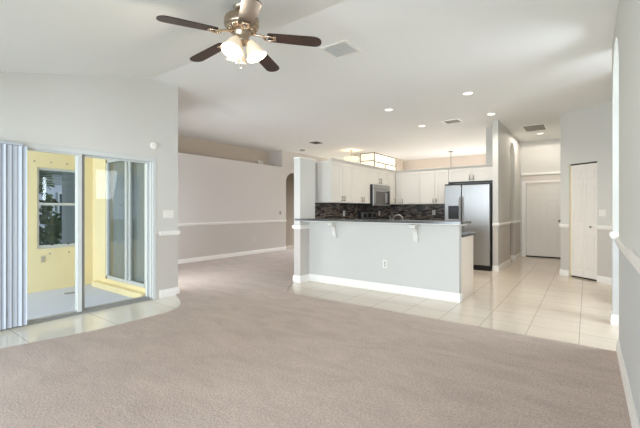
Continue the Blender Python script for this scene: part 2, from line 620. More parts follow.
def profile_run(name, pts, z0, z1, t, side=1, m_=TRIM):
    """strip of trim along a polyline on plan; side=+1 puts it to the left of the walking direction"""
    mb = MB()
    pts = [Vector((p[0], p[1], 0)) for p in pts]
    n = len(pts)
    offs = []
    for i in range(n):
        ds = []
        if i > 0:
            ds.append((pts[i] - pts[i - 1]).normalized())
        if i < n - 1:
            ds.append((pts[i + 1] - pts[i]).normalized())
        ns = [Vector((-d.y, d.x, 0)) * side for d in ds]
        if len(ns) == 2:
            b = (ns[0] + ns[1]).normalized()
            offs.append(b / max(0.3, b.dot(ns[0])))
        else:
            offs.append(ns[0])
    hh = z1 - z0
    prof = [(0, 0), (1, 0), (1, 0.62), (0.72, 0.80), (0.55, 1.0), (0, 1.0)] if hh > 0.08 else [(0, 0), (0.55, 0.0), (0.75, 0.25), (1, 0.45), (1, 0.75), (0.6, 1.0), (0, 1.0)]
    rings = []
    for i in range(n):
        rings.append([mb.bm.verts.new(pts[i] + offs[i] * t * u + Vector((0, 0, z0 + hh * v))) for u, v in prof])
    k = len(prof)
    for i in range(n - 1):
        for j in range(k):
            mb.bm.faces.new([rings[i][j], rings[i][(j + 1) % k], rings[i + 1][(j + 1) % k], rings[i + 1][j]])
    mb.bm.faces.new(rings[0])
    mb.bm.faces.new(rings[-1])
    return struct(mb.build(name, m_))


BH, BT = 0.115, 0.018
profile_run('baseboard_left', [(XL, DY1 + 0.05), (XL, 3.144), (XL - 0.4, 3.144)], 0.0, BH, BT, -1)
profile_run('baseboard_dining', [(XD, 3.15), (XD, 8.60)], 0.0, BH, BT, -1)
profile_run('baseboard_right', [(XR, YB), (XR, 4.19), (XR + RT, 4.19)], 0.0, BH, BT, 1)
profile_run('baseboard_passage', [(XR + RT, 5.18), (XR, 5.18), (XR, 5.34), (XR + RT, 5.34)], 0.0, BH, BT, 1)
profile_run('baseboard_bar', [(-4.18, 5.0), (-4.18, 4.91), (-4.04, 4.91), (-4.04, 5.17), (-1.423, 5.17), (-1.423, 5.29)], 0.0, 0.12, BT, -1)
profile_run('baseboard_hall_left', [(-1.585, 8.211), (-1.48, 8.211), (-1.48, 9.62)], 0.0, BH, BT, -1)
profile_run('baseboard_hall_recess', [(-1.585, 9.62), (-1.585, 10.35), (-1.48, 10.35), (-1.48, 11.28)], 0.0, BH, BT, -1)
pd = Vector((math.cos(PA), math.sin(PA)))
P0 = Vector((-0.421, 8.494))


def pw(u, v=0.0):
    return (P0.x + pd.x * u - pd.y * v, P0.y + pd.y * u + pd.x * v)


profile_run('baseboard_pantry', [(-0.421, 9.4), pw(0), pw(PU0 - 0.002)], 0.0, BH, BT, -1)
profile_run('baseboard_pantry_right', [pw(PU1 + 0.004), pw(1.29)], 0.0, BH, BT, -1)
RH0, RH1, RTK = 0.90, 0.965, 0.026
profile_run('trim_left_rail', [(XL, DY1 + 0.05), (XL, 3.144), (XL - 0.4, 3.144)], RH0, RH1, RTK, -1)
profile_run('trim_dining_rail', [(XD, 3.15), (XD, 8.60)], RH0 - 0.01, RH1 - 0.01, RTK, -1)
profile_run('trim_right_rail', [(XR, YB), (XR, 4.19), (XR + RT, 4.19)], 0.955, 1.03, RTK, 1)
profile_run('trim_passage_rail', [(XR + RT, 5.18), (XR, 5.18), (XR, 5.34), (XR + RT, 5.34)], 0.955, 1.03, RTK, 1)
profile_run('trim_pillar_rail', [(-4.18, 5.1), (-4.18, 4.91), (-4.04, 4.91), (-4.04, 5.168)], 0.935, 1.005, RTK, -1)
profile_run('trim_hall_left_rail', [(-1.585, 8.211), (-1.48, 8.211), (-1.48, 9.62)], RH0 + 0.03, RH1 + 0.03, RTK, -1)
profile_run('trim_hall_recess_rail', [(-1.585, 9.62), (-1.585, 10.35), (-1.48, 10.35), (-1.48, 11.18)], RH0 + 0.03, RH1 + 0.03, RTK, -1)
profile_run('trim_pantry_rail', [(-0.421, 9.4), pw(0), pw(PU0 - 0.002)], 0.93, 0.995, RTK, -1)
profile_run('trim_pantry_right_rail', [pw(PU1 + 0.004), pw(1.29)], 0.93, 0.995, RTK, -1)
# cap trim over the part-height kitchen walls
m = MB()
m.box((-4.188, 4.902, 2.18), (-4.032, 5.345, 2.20), 0.004)
m.box((-4.33, 5.35, 2.17), (-4.17, 8.93, 2.19), 0.004)
m.box((-4.17, 8.77, 2.17), (-1.87, 8.93, 2.19), 0.004)
struct(m.build('trim_kitchen_cap', TRIM))

# ------------------------------------------------------------------ sliding glass door to the lanai
d1 = sempty('door_1', (XL - 0.075, 0, 0))
m = MB()
m.box((-0.06, DY0, 1.955), (0.075, DY1, DZ), 0.004)
m.box((-0.06, DY1 - 0.05, 0.0), (0.08, DY1, 1.96), 0.004)
m.box((-0.06, DY0, 0.0), (0.075, DY0 + 0.05, 1.96), 0.004)
m.box((0.03, DY1 - 0.075, 0.0), (0.06, DY1 - 0.05, 1.96), 0.003)
m.build('door_frame', ALU, d1)
MB().box((-0.07, DY0, -0.005), (0.07, DY1, 0.022), 0.004).box((0.035, DY0, 0.02), (0.045, DY1, 0.036)).box((-0.02, DY0, 0.02), (-0.01, DY1, 0.036)).build('sill_track', ALUG, d1)


def slide_panel(y0, y1, x, parent, side_m=ALU):
    f = MB()
    w = 0.05
    f.box((x - 0.018, y0, 0.03), (x + 0.018, y0 + w, 1.955), 0.003)
    f.box((x - 0.018, y1 - w, 0.03), (x + 0.018, y1, 1.955), 0.003)
    f.box((x - 0.018, y0 + w, 0.026), (x + 0.018, y1 - w, 0.05), 0.003, mi=1)
    f.box((x - 0.018, y0 + w, 1.935), (x + 0.018, y1 - w, 1.955), 0.003)
    p = f.build('sliding_panel', [side_m, ALUG], parent)
    MB().box((x - 0.003, y0 + w, 0.05), (x + 0.003, y1 - w, 1.935)).build('pane', CLEAR, p)
    return p


slide_panel(DY0 + 0.05, 1.86, 0.04, d1, ALU)
pr = slide_panel(1.815, DY1 - 0.05, -0.015, d1, ALU)
MB().box((0.004, 1.862, 0.03), (0.03, 1.90, 1.955), 0.003).build('interlock_stile', ALUG, d1)

# vertical blinds stacked at the left of the glass door
vb = thing('vertical_blinds', 'stacked pale blue-grey vertical blinds at the left of the indoor sliding glass door', 'blinds', (XL + 0.07, 0.85, 0))
MB().box((-0.02, -0.45, 1.962), (0.02, 0.41, 1.985), 0.004).build('head_rail', BLIND, vb)
for k in range(19):
    y = -0.40 + k * 0.0445
    a = 1.22 + 0.13 * math.sin(k * 1.7) + (0.12 if k % 4 == 0 else 0)
    s = MB()
    w = 0.044
    nseg = 6
    pts = []
    for i in range(nseg + 1):
        t = -w + 2 * w * i / nseg
        pts.append((t, 0.007 * (1 - (t / w) ** 2)))
    ol = pts + [(px, py - 0.0018) for px, py in reversed(pts)]
    s.prism(ol, 'z', 0.035, 1.96)
    s.xf(Matrix.Translation((0, y, 0)) @ Matrix.Rotation(a, 4, 'Z'))
    s.build('slat', BLIND, vb)

# ------------------------------------------------------------------ lanai: door, window, blinds behind the glass
d4 = sempty('door_4', (0, 2.80, 0))
m = MB()
fw = 0.045
m.box((SX0, -0.03, SZ0), (SX0 + fw, 0.03, SZ1), 0.004)
m.box((SX1 - fw, -0.03, SZ0), (SX1, 0.03, SZ1), 0.004)
m.box((SX0, -0.03, SZ1 - fw), (SX1, 0.03, SZ1), 0.004)
m.box((SX0, -0.03, SZ0), (SX1, 0.03, SZ0 + 0.05), 0.004)
m.build('door_frame', ALU, d4)
SM = -5.79
MB().box((SM - 0.03, -0.035, SZ0 + 0.05), (SM + 0.03, 0.035, SZ1 - fw), 0.004).box((SM + 0.06, -0.02, SZ0 + 0.05), (SM + 0.10, 0.02, SZ1 - fw), 0.004).build('meeting_stile', ALU, d4)
MB().box((SX0 + fw, -0.004, SZ0 + 0.05), (SX1 - fw, 0.004, SZ1 - fw)).build('pane', DGLASS, d4)
vb2 = thing('vertical_blinds', 'grey vertical blinds hanging behind the lanai glass door in the yellow wall', 'blinds', (-5.83, 2.885, 0))
MB().box((-0.625, -0.03, 2.06), (0.625, 0.03, 2.095), 0.004).build('head_rail', ALU, vb2)
for k in range(17):
    x = -0.575 + k * 0.072
    MB().box((-0.040, -0.0015, 0.15), (0.040, 0.0015, 2.06)).xf(Matrix.Translation((x, 0, 0)) @ Matrix.Rotation(0.35 + 0.18 * math.sin(k * 2.1), 4, 'Z')).build('slat', BLINDG, vb2)

w1 = sempty('window_1', (LX - 0.08, 0, 0))
m = MB()
fw = 0.035
m.box((-0.03, WY0, WZ0), (0.05, WY0 + fw, WZ1), 0.004)
m.box((-0.03, WY1 - fw, WZ0), (0.05, WY1, WZ1), 0.004)
m.box((-0.03, WY0 + fw, WZ1 - fw), (0.05, WY1 - fw, WZ1), 0.004)
m.box((-0.03, WY0 + fw, WZ0), (0.05, WY1 - fw, WZ0 + 0.05), 0.004)
m.build('window_frame', ALU, w1)
MB().box((-0.02, WY0 + fw, 1.345), (0.045, WY1 - fw, 1.385), 0.003).build('meeting_rail', ALU, w1)
lat = MB()
for yy in (2.17, 2.40):
    lat.box((0.04, yy - 0.015, WZ0 + 0.045), (0.062, yy + 0.015, WZ0 + 0.062), 0.003)
lat.build('sash_latch', BLACK, w1)
MB().box((-0.005, WY0 + fw, WZ0 + 0.05), (0.003, WY1 - fw, WZ1 - fw)).build('pane', WGLASS, w1)
vb3 = thing('mini_blind', 'raised horizontal blind behind the top of the lanai window', 'blinds', (LX - 0.135, 2.27, 0))
MB().box((-0.02, -0.28, 1.90), (0.02, 0.28, 1.935)).build('head_rail', BLINDG, vb3)
for k in range(8):
    MB().box((-0.014, -0.275, -0.001), (0.014, 0.275, 0.001)).xf(Matrix.Translation((0, 0, 1.885 - k * 0.028)) @ Matrix.Rotation(0.5, 4, 'Y')).build('slat', BLINDG, vb3)

# studs for storm panels on the yellow walls
proto = None


def stud(x, y, z, rz, label, group):
    global proto
    if proto is None:
        mb = MB()
        mb.lathe([(0.013, 0), (0.013, 0.004), (0.008, 0.010), (0.0, 0.012)], 10, M=Matrix.Rotation(PI / 2, 4, 'Y'), cap=False)
        proto = mb.build('panel_stud', PLATEG)
        proto.location, proto.rotation_euler = (x, y, z), (0, 0, rz)
        return tag(proto, label, 'fastener', group)
    return tag(dup(proto, (x, y, z), rz), label, 'fastener', group)


for yy in (1.93, 2.15, 2.37):
    stud(LX, yy, 2.035, 0, 'small grey stud in the row above the lanai window', 'studs above the lanai window')
for yy in (2.13, 2.40):
    stud(LX, yy, 0.57, 0, 'small grey stud in the row below the lanai window', 'studs below the lanai window')
for zz in (1.83, 1.48, 1.1, 0.75, 0.40):
    stud(-5.13, 2.76, zz, -PI / 2, 'small grey stud in the upright row right of the lanai door', 'studs beside the lanai door')

# lanai yellow-wall outlet and floor strip
def duplex(label, loc, rz, group=None, mat_=PLATE):
    """outlet facing -y in its own axes"""
    t = thing('outlet', label, 'outlet', loc, rz, group)
    MB().box((-0.036, -0.007, -0.058), (0.036, 0, 0.058), 0.003).build('cover_plate', mat_, t)
    s = MB()
    for zz in (-0.022, 0.022):
        s.box((-0.018, -0.011, zz - 0.016), (0.018, -0.006, zz + 0.016), 0.003)
    s.build('socket', PLATEG, t)
    return t


duplex('outlet on the yellow lanai wall below its window', (LX, 2.04, 0.49), PI / 2, mat_=mat('cream_plastic', (214, 200, 160), 0.5))
tag(MB().box((-0.025, -0.11, 0), (0.025, 0.11, 0.012), 0.003).build('floor_strip', ALUG, loc=(-6.42, 2.27, -0.015), rz=-0.3), 'small grey metal strip lying on the lanai concrete floor', 'metal strip')

# ------------------------------------------------------------------ outside, seen through the lanai window
struct(MB().box((-60, -60, -0.5), (60, 60, -0.3)).build('ground', LAWN))
nh = thing('neighbouring_house', 'pale neighbouring house with a gable roof seen through the lanai window', 'house', (-15.5, 6.6, -0.3))
MB().box((-3, -3.2, 0), (0, 3.2, 2.9)).build('wall', HOUSE, nh)
MB().prism([(-3.4, 2.85), (0.45, 2.85), (-1.5, 4.3)], 'y', -3.5, 3.5).build('roof', SLATE, nh)
for yy in (-1.2, 0.55):
    f = MB().box((0, yy - 0.42, 0.95), (0.05, yy + 0.42, 2.2), 0.01).build('window_frame', ALU, nh)
    MB().box((0.045, yy - 0.36, 1.0), (0.06, yy + 0.36, 2.14)).build('pane', mat('dark_house_glass', (60, 70, 76), 0.1), f)
rs = random.Random(3)
for i, (x, y, r, h, lab) in enumerate([(-10.3, 2.55, 0.8, 2.6, 'tall green shrub left of the pale house outside the lanai window'),
                                       (-11.6, 4.25, 1.0, 1.35, 'low green shrub in front of the pale house outside the lanai window'),
                                       (-12.4, 1.7, 1.3, 3.2, 'dark green bush furthest left outside the lanai window')]):
    t = thing('garden_shrub', lab, 'shrub', (x, y, -0.3))
    s = MB()
    for k in range(420):
        a, u = rs.uniform(0, 2 * PI), rs.random() ** 0.5
        zz = rs.uniform(0.25, h)
        rr = r * (1 - 0.5 * abs(zz / h - 0.45)) * (0.6 + 0.4 * u)
        c = Vector((rr * math.cos(a), rr * math.sin(a), zz))
        d1_ = Vector((rs.uniform(-1, 1), rs.uniform(-1, 1), rs.uniform(-1, 1))).normalized() * 0.12
        d2_ = d1_.cross(Vector((rs.uniform(-1, 1), rs.uniform(-1, 1), rs.uniform(-1, 1)))).normalized() * 0.07
        s.bm.faces.new([s.bm.verts.new(c - d1_), s.bm.verts.new(c + d2_), s.bm.verts.new(c + d1_), s.bm.verts.new(c - d2_)])
    s.build('foliage', GREEN, t)
    MB().tube([(0, 0, 0), (0.03, 0.02, h * 0.5), (0, 0, h * 0.9)], 0.05).build('stem', mat('bark', (84, 68, 52), 0.9), t)

# ------------------------------------------------------------------ doors
def panel_door(mb, x0, x1, z0, z1, cols, rows, fz=0.0):
    """raised panels: slab with stiles/rails and bevelled fields; front face looks to -y at y=fz"""
    mb.box((x0, fz + 0.008, z0), (x1, fz + 0.04, z1))
    w = x1 - x0
    st = min(0.11, 0.16 * w) if cols > 1 else 0.18 * w
    cs = []
    cw = (w - st * (cols + 1)) / cols
    for c in range(cols):
        cs.append((x0 + st + c * (cw + st), x0 + st + c * (cw + st) + cw))
    xs = [x0] + [v for c in cs for v in c] + [x1]
    for i in range(0, len(xs), 2):
        mb.box((xs[i], fz, z0), (xs[i + 1], fz + 0.01, z1), 0.002)
    zs = [z0] + [v for r in rows for v in r] + [z1]
    for c in cs:
        for i in range(0, len(zs), 2):
            mb.box((c[0], fz, zs[i]), (c[1], fz + 0.01, zs[i + 1]), 0.002)
        for r in rows:
            mb.box((c[0] + 0.022, fz + 0.001, r[0] + 0.022), (c[1] - 0.022, fz + 0.012, r[1] - 0.022), 0.007)
    return mb


d2 = sempty('door_2', (0, 11.28, 0))
panel_door(MB(), -1.340, -0.505, 0.03, 1.985, 2, [(0.24, 0.80), (0.99, 1.55), (1.68, 1.86)], 0.035).build('door_leaf', DOORW, d2)
m = MB()
m.box((-1.44, -0.022, 0), (-1.345, 0.0, 2.0), 0.005)
m.box((-0.50, -0.022, 0), (-0.425, 0.0, 2.0), 0.005)
m.box((-1.44, -0.022, 2.0), (-0.425, 0.0, 2.045), 0.004)
m.box((-1.455, -0.05, 2.20), (-0.425, 0.0, 2.265), 0.012)
m.build('door_casing', TRIM, d2)
MB().box((-1.42, -0.012, 2.045), (-0.425, 0.0, 2.20)).build('head_board', PLATEG if False else mat('head_board_paint', (212, 204, 196), 0.5), d2)
MB().lathe([(0.026, 0.0), (0.026, 0.008), (0.010, 0.012), (0.010, 0.03), (0.024, 0.038), (0.027, 0.05), (0.018, 0.062), (0, 0.064)], 16, c=(-0.585, 0.035, 0.98), M=Matrix.Rotation(PI / 2, 4, 'X'), cap=False).build('knob', DSTEEL, d2)
MB().box((-1.345, 0.02, 0.0), (-0.50, 0.09, 0.025)).build('gap_fill', DARKG, d2)  # dark filler painted as the shaded gap below the leaf

d3 = sempty('door_3', (P0.x, P0.y, 0), PA)
md = (PU0 + PU1) / 2
rows = [(0.16, 0.82), (1.02, 1.72), (1.82, 2.02)]
for a, b in ((PU0 + 0.012, md - 0.002), (md + 0.002, PU1 - 0.006)):
    panel_door(MB(), a, b, 0.03, PZ - 0.025, 1, rows, 0.03).build('door_leaf', DOORW, d3)
MB().box((PU0, 0.045, PZ - 0.022), (PU1, 0.11, PZ - 0.001)).box((PU0, 0.05, 0.0), (PU1, 0.11, 0.02)).build('gap_strip', DARKG, d3)  # dark strips for the shaded gaps above and below the leaves
MB().box((PU0, 0.015, 0.0), (PU0 + 0.010, 0.10, PZ - 0.022)).build('jamb_edge', YEL, d3)
MB().lathe([(0.010, 0), (0.010, 0.012), (0.018, 0.018), (0.020, 0.028), (0.012, 0.036), (0, 0.037)], 14, c=(PU1 - 0.125, 0.03, 0.965), M=Matrix.Rotation(PI / 2, 4, 'X'), cap=False).build('knob', DSTEEL, d3)

# window openings behind the camera and the added nook one get their frames
w2 = sempty('window_2', (0, YB - 0.08, 0))
MB().box((-4.70, -0.03, 0), (-4.64, 0.03, 2.1)).box((-1.96, -0.03, 0), (-1.90, 0.03, 2.1)).box((-3.33, -0.03, 0), (-3.27, 0.03, 2.1)).box((-4.64, -0.03, 2.04), (-1.96, 0.03, 2.1)).build('frame', ALU, w2)
w3 = sempty('added_window_3', (0, 13.14, 0))  # unseen window, added to go with the nook fill lamp
MB().box((-4.6, -0.03, 0.3), (-4.54, 0.03, 2.0)).box((-1.86, -0.03, 0.3), (-1.8, 0.03, 2.0)).box((-4.54, -0.03, 1.94), (-1.86, 0.03, 2.0)).box((-4.54, -0.03, 0.3), (-1.86, 0.03, 0.36)).build('frame', ALU, w3)

# ------------------------------------------------------------------ kitchen cabinets
def shaker(mb, x0, x1, z0, z1, f=0.0):
    """door front looking to -y; its face at y=f-0.02"""
    r = min(0.06, (x1 - x0) * 0.22)
    mb.box((x0, f - 0.012, z0), (x1, f, z1))
    mb.box((x0, f - 0.02, z0), (x0 + r, f - 0.01, z1), 0.0015)
    mb.box((x1 - r, f - 0.02, z0), (x1, f - 0.01, z1), 0.0015)
    mb.box((x0 + r, f - 0.02, z0), (x1 - r, f - 0.01, z0 + r), 0.0015)
    mb.box((x0 + r, f - 0.02, z1 - r), (x1 - r, f - 0.01, z1), 0.0015)
    return mb


def handle(x, z0, z1, parent, f=0.0, m_=DSTEEL):
    return MB().tube([(x, f - 0.02, z0 + 0.015), (x, f - 0.045, z0 + 0.015)], 0.006, 8).tube([(x, f - 0.02, z1 - 0.015), (x, f - 0.045, z1 - 0.015)], 0.006, 8).tube([(x, f - 0.048, z0), (x, f - 0.048, z1)], 0.0075, 8).build('handle', m_, parent)


def cabinet(label, loc, rz, w, z0, z1, depth, doors, crown=True, name='wall_cabinet', toe=0.0, group='white kitchen wall cabinets'):
    """own axes: x along the front from 0 to w, front at y=0 looking to -y, body behind. doors: (x0,x1,handle x or None)"""
    t = thing(name, label, 'cabinet', loc, rz, group)
    b = MB()
    b.box((0.001, 0.0, z0 + toe), (w - 0.001, depth, z1))
    if toe:
        b.box((0.001, 0.06, z0), (w - 0.001, depth, z0 + toe))
    b.build('carcass', CAB, t)
    if crown:
        c = MB()
        c.prism([(0.0, z1 - 0.005), (-0.018, z1 - 0.005), (-0.026, z1 + 0.015), (-0.045, z1 + 0.035), (-0.045, z1 + 0.045), (0.0, z1 + 0.045)], 'x', 0.001, w - 0.001)
        c.build('crown_moulding', CAB, t)
    g = 0.003
    for (a, c_, hx, hz) in doors:
        dd = shaker(MB(), a + g, c_ - g, z0 + toe + g, z1 - 0.012).build('door', CAB, t)
        if hx is not None:
            handle(hx, hz[0], hz[1], dd)
    return t


R90 = -PI / 2
# left run: front faces +X.  own x runs from far to near when rotated by +90deg
FX = -3.87
KR = PI / 2      # local -y -> world +x ; local x -> world +y


def left_cab(label, y0, y1, z0, z1, doors, **k):
    return cabinet(label, (FX, y0, 0), KR, y1 - y0, z0, z1, 0.305, doors, **k)


HZ = (1.44, 1.54)
left_cab('white double-door wall cabinet nearest the pillar on the left kitchen wall', 5.58, 6.37, 1.41, 2.20, [(0, 0.405, 0.365, HZ), (0.405, 0.79, 0.445, HZ)])
left_cab('white double-door wall cabinet just left of the microwave', 6.37, 7.10, 1.41, 2.20, [(0, 0.375, 0.335, HZ), (0.375, 0.73, 0.415, HZ)])
left_cab('short white double-door cabinet directly above the microwave', 7.10, 7.95, 1.84, 2.20, [(0, 0.46, 0.42, (1.87, 1.99)), (0.46, 0.85, 0.50, (1.87, 1.99))])
left_cab('narrow white wall cabinet between the microwave and the kitchen corner', 7.95, 8.42, 1.41, 2.20, [(0.01, 0.45, 0.39, HZ)])
FY = 8.45
back = dict(depth=0.325)
cabinet('white corner wall cabinet where the two kitchen runs meet', (-3.866, FY, 0), 0, 0.626, 1.41, 2.20, 0.325, [(0.15, 0.62, 0.205, HZ)])
cabinet('white double-door wall cabinet left of the refrigerator', (-3.24, FY, 0), 0, 0.682, 1.41, 2.20, 0.325, [(0, 0.37, 0.335, HZ), (0.37, 0.682, 0.405, HZ)])
cabinet('short wide white double-door cabinet above the refrigerator', (-2.555, FY, 0), 0, 0.955, 1.90, 2.20, 0.325, [(0, 0.51, 0.47, (1.925, 2.05)), (0.51, 0.95, 0.55, (1.925, 2.05))])

# base cabinets (mostly behind the bar)
BG = 'white kitchen base cabinets'
cabinet('white base cabinet on the left kitchen wall nearest the bar, behind it', (-3.60, 5.95, 0), KR, 1.13, 0, 0.88, 0.575, [(0.0, 0.57, 0.52, (0.7, 0.82)), (0.57, 1.13, 0.62, (0.7, 0.82))], crown=False, name='base_cabinet', toe=0.1, group=BG)
cabinet('white base cabinet right of the cooking range, near the kitchen corner', (-3.60, 7.88, 0), KR, 0.89, 0, 0.88, 0.575, [(0.0, 0.28, 0.05, (0.7, 0.82))], crown=False, name='base_cabinet', toe=0.1, group=BG)
cabinet('white base cabinet on the back kitchen wall left of the refrigerator', (-3.595, 8.17, 0), 0, 0.99, 0, 0.88, 0.60, [(0.02, 0.50, 0.45, (0.7, 0.82)), (0.50, 0.985, 0.55, (0.7, 0.82))], crown=False, name='base_cabinet', toe=0.1, group=BG)
# bar side: cabinet backs onto the bar wall, end panel in view at the right
bc = thing('base_cabinet', 'white base cabinet with a plain end panel at the right end of the bar', 'cabinet', (-3.5, 5.295, 0), 0, BG)
MB().box((0, 0.006, 0.10), (2.06, 0.60, 0.88)).box((0, 0.006, 0.0), (2.06, 0.54, 0.10)).build('carcass', CAB, bc)
MB().box((2.06, 0.002, 0.0), (2.078, 0.645, 0.885), 0.002).build('end_panel', mat('warm_white_panel', (230, 220, 208), 0.45), bc)
for k in range(4):
    dd = shaker(MB(), -2.06 + k * 0.515 + 0.003, -2.06 + (k + 1) * 0.515 - 0.003, 0.11, 0.87).xf(Matrix.Translation((0, 0.60, 0)) @ Matrix.Rotation(PI, 4, 'Z')).build('door', CAB, bc)

# countertops
tag(MB().box((-4.165, 5.975, 0.885), (-3.575, 7.085, 0.92), 0.005).build('countertop', GRAN), 'dark granite counter on the left kitchen wall in front of the range', 'countertop')
tag(MB().prism([(-4.17, 7.875), (-3.575, 7.875), (-3.575, 8.14), (-2.605, 8.14), (-2.605, 8.765), (-4.17, 8.765)], 'z', 0.885, 0.92).build('countertop', GRAN), 'dark granite corner counter between the range and the refrigerator', 'countertop')
tag(MB().box((-4.03, 5.295, 0.888), (-1.395, 5.96, 0.925), 0.006).build('countertop', GRAN), 'lower dark granite sink counter behind the raised bar', 'countertop')
bt = thing('bar_counter', 'long raised dark granite bar top on the half wall', 'countertop', (-2.73, 5.2, 0))
MB().prism([(-1.43, -0.30), (1.40, -0.30), (1.42, -0.28), (1.42, 0.16), (-1.305, 0.16), (-1.305, -0.205), (-1.43, -0.205)], 'z', 1.085, 1.118).build('slab', GRAN, bt)
m = MB()
m.box((-1.305, -0.11, 1.06), (1.31, 0.12, 1.084))
m.prism([(-0.16, 1.06), (-0.20, 1.066), (-0.235, 1.072), (-0.235, 1.084), (-0.11, 1.084), (-0.11, 1.06)], 'x', -1.305, 1.375)
m.box((1.31, -0.11, 1.06), (1.375, 0.12, 1.084), 0.003)
m.build('bed_moulding', TRIM, bt)
cor = thing('corbel', 'white scrolled bracket under the bar top, left one of two', 'bracket', (-3.475, 5.17, 0), 0, 'brackets under the bar')
MB().prism([(-0.001, 1.04), (-0.001, 0.80), (-0.012, 0.79), (-0.03, 0.80), (-0.045, 0.84), (-0.05, 0.89), (-0.065, 0.94), (-0.10, 0.985), (-0.145, 1.0), (-0.165, 1.015), (-0.165, 1.04)], 'x', -0.035, 0.035).build('scroll', CORB, cor)
MB().box((-0.055, -0.185, 1.04), (0.055, -0.001, 1.058), 0.004).build('cap', CORB, cor)
MB().box((-0.05, -0.012, 0.86), (0.05, -0.001, 1.04), 0.003).build('back_plate', CORB, cor)
dup(cor, (-2.03, 5.17, 0), label='white scrolled bracket under the bar top, right one of two')
duplex('white outlet low on the front of the bar half wall', (-2.543, 5.17, 0.428), 0)

# backsplash
m = MB()
m.box((-4.18, 5.36, 0.925), (-4.168, 7.09, 1.405))
m.box((-4.18, 7.09, 0.925), (-4.168, 7.96, 1.405))
m.box((-4.18, 7.96, 0.925), (-4.168, 8.78, 1.405))
m.box((-4.168, 8.768, 0.925), (-2.58, 8.78, 1.405))
struct(m.build('trim_backsplash', MOS))
duplex('outlet in the mosaic backsplash left of the range', (-4.168, 6.53, 1.195), PI / 2)
duplex('outlet in the mosaic backsplash just right of the range panel', (-4.168, 8.16, 1.185), PI / 2)
duplex('outlet in the mosaic backsplash left of the refrigerator', (-3.008, 8.768, 1.205), 0)

# microwave (own axes as the left cabinets)
mw = thing('microwave', 'stainless over-the-range microwave with a dark window', 'microwave', (-3.77, 7.10, 1.36), KR)
MB().box((0.004, 0.02, 0), (0.846, 0.398, 0.472), 0.003).build('body', BLACK, mw)
f = MB().box((0.004, 0, 0.0), (0.846, 0.022, 0.375), 0.004).build('door', STEEL, mw)
MB().box((0.12, -0.003, 0.05), (0.56, 0.002, 0.32), 0.004).box((0.70, -0.003, 0.03), (0.82, 0.002, 0.345), 0.004).build('window', mat('smoked_glass', (74, 70, 66), 0.12), f)
MB().tube([(0.635, 0, 0.05), (0.635, -0.045, 0.06), (0.635, -0.055, 0.18), (0.635, -0.045, 0.31), (0.635, 0, 0.32)], 0.017).build('handle', BLACK, f)
m = MB().box((0.004, 0.0, 0.38), (0.846, 0.022, 0.472), 0.004)
m.build('vent_panel', STEEL, mw)

# range
rg = thing('range', 'freestanding cooking range below the microwave, its steel control panel showing', 'range', (-3.52, 7.095, 0), KR)
MB().box((0.0, 0.02, 0.08), (0.77, 0.64, 0.90), 0.004).build('body', BLACK, rg)
MB().box((0.0, 0.0, 0.9), (0.77, 0.58, 0.925), 0.004).build('cooktop', BLACK, rg)
f = MB().box((0.01, 0.0, 0.25), (0.76, 0.025, 0.80), 0.004).build('oven_door', STEEL, rg)
MB().tube([(0.06, -0.04, 0.75), (0.71, -0.04, 0.75)], 0.011).build('handle', STEEL, f)
MB().box((0.01, 0.0, 0.08), (0.76, 0.025, 0.23), 0.004).build('drawer', STEEL, rg)
f = MB().box((0.0, 0.55, 0.925), (0.77, 0.64, 1.235), 0.006).build('backguard', BLACK, rg)
MB().box((0.03, 0.543, 1.07), (0.74, 0.552, 1.215), 0.004).build('control_panel', STEEL, f)
MB().box((0.28, 0.539, 1.10), (0.47, 0.545, 1.19), 0.002).box((0.09, 0.539, 1.10), (0.22, 0.545, 1.18), 0.002).box((0.54, 0.539, 1.10), (0.67, 0.545, 1.18), 0.002).build('display', BLACK, f)
for xx in (0.06, 0.25, 0.51, 0.70):
    MB().lathe([(0.016, 0), (0.014, 0.018), (0, 0.019)], 12, c=(xx, 0.545, 1.14), M=Matrix.Rotation(PI / 2, 4, 'X'), cap=False).build('knob', DSTEEL, f)

# refrigerator
fr = thing('refrigerator', 'tall stainless side-by-side refrigerator with a black water dispenser', 'refrigerator', (-2.55, 8.12, 0))
MB().box((0.0, 0.075, 0.03), (0.945, 0.645, 1.835), 0.004).build('cabinet_body', BLACK, fr)
MB().box((0.01, 0.03, 0.0), (0.935, 0.10, 0.10)).build('toe_grille', BLACK, fr)
f = MB().box((0.004, 0.0, 0.11), (0.36, 0.07, 1.805), 0.008).build('door', STEEL, fr)
MB().box((0.085, -0.006, 1.07), (0.305, 0.004, 1.36), 0.004).build('dispenser', BLACK, f)
MB().box((0.12, -0.009, 1.24), (0.29, -0.004, 1.33)).build('dispenser_panel', mat('dark_display', (44, 46, 50), 0.2), f)
MB().tube([(0.335, -0.005, 0.55), (0.335, -0.05, 0.58), (0.335, -0.05, 1.52), (0.335, -0.005, 1.55)], 0.012).build('handle', STEEL, f)
f = MB().box((0.37, 0.0, 0.11), (0.925, 0.07, 1.805), 0.008).build('door', STEEL, fr)
MB().tube([(0.398, -0.005, 0.55), (0.398, -0.05, 0.58), (0.398, -0.05, 1.52), (0.398, -0.005, 1.55)], 0.012).build('handle', STEEL, f)
MB().box((0.0, 0.02, 1.808), (0.945, 0.10, 1.835), 0.004).build('hinge_cover', BLACK, fr)

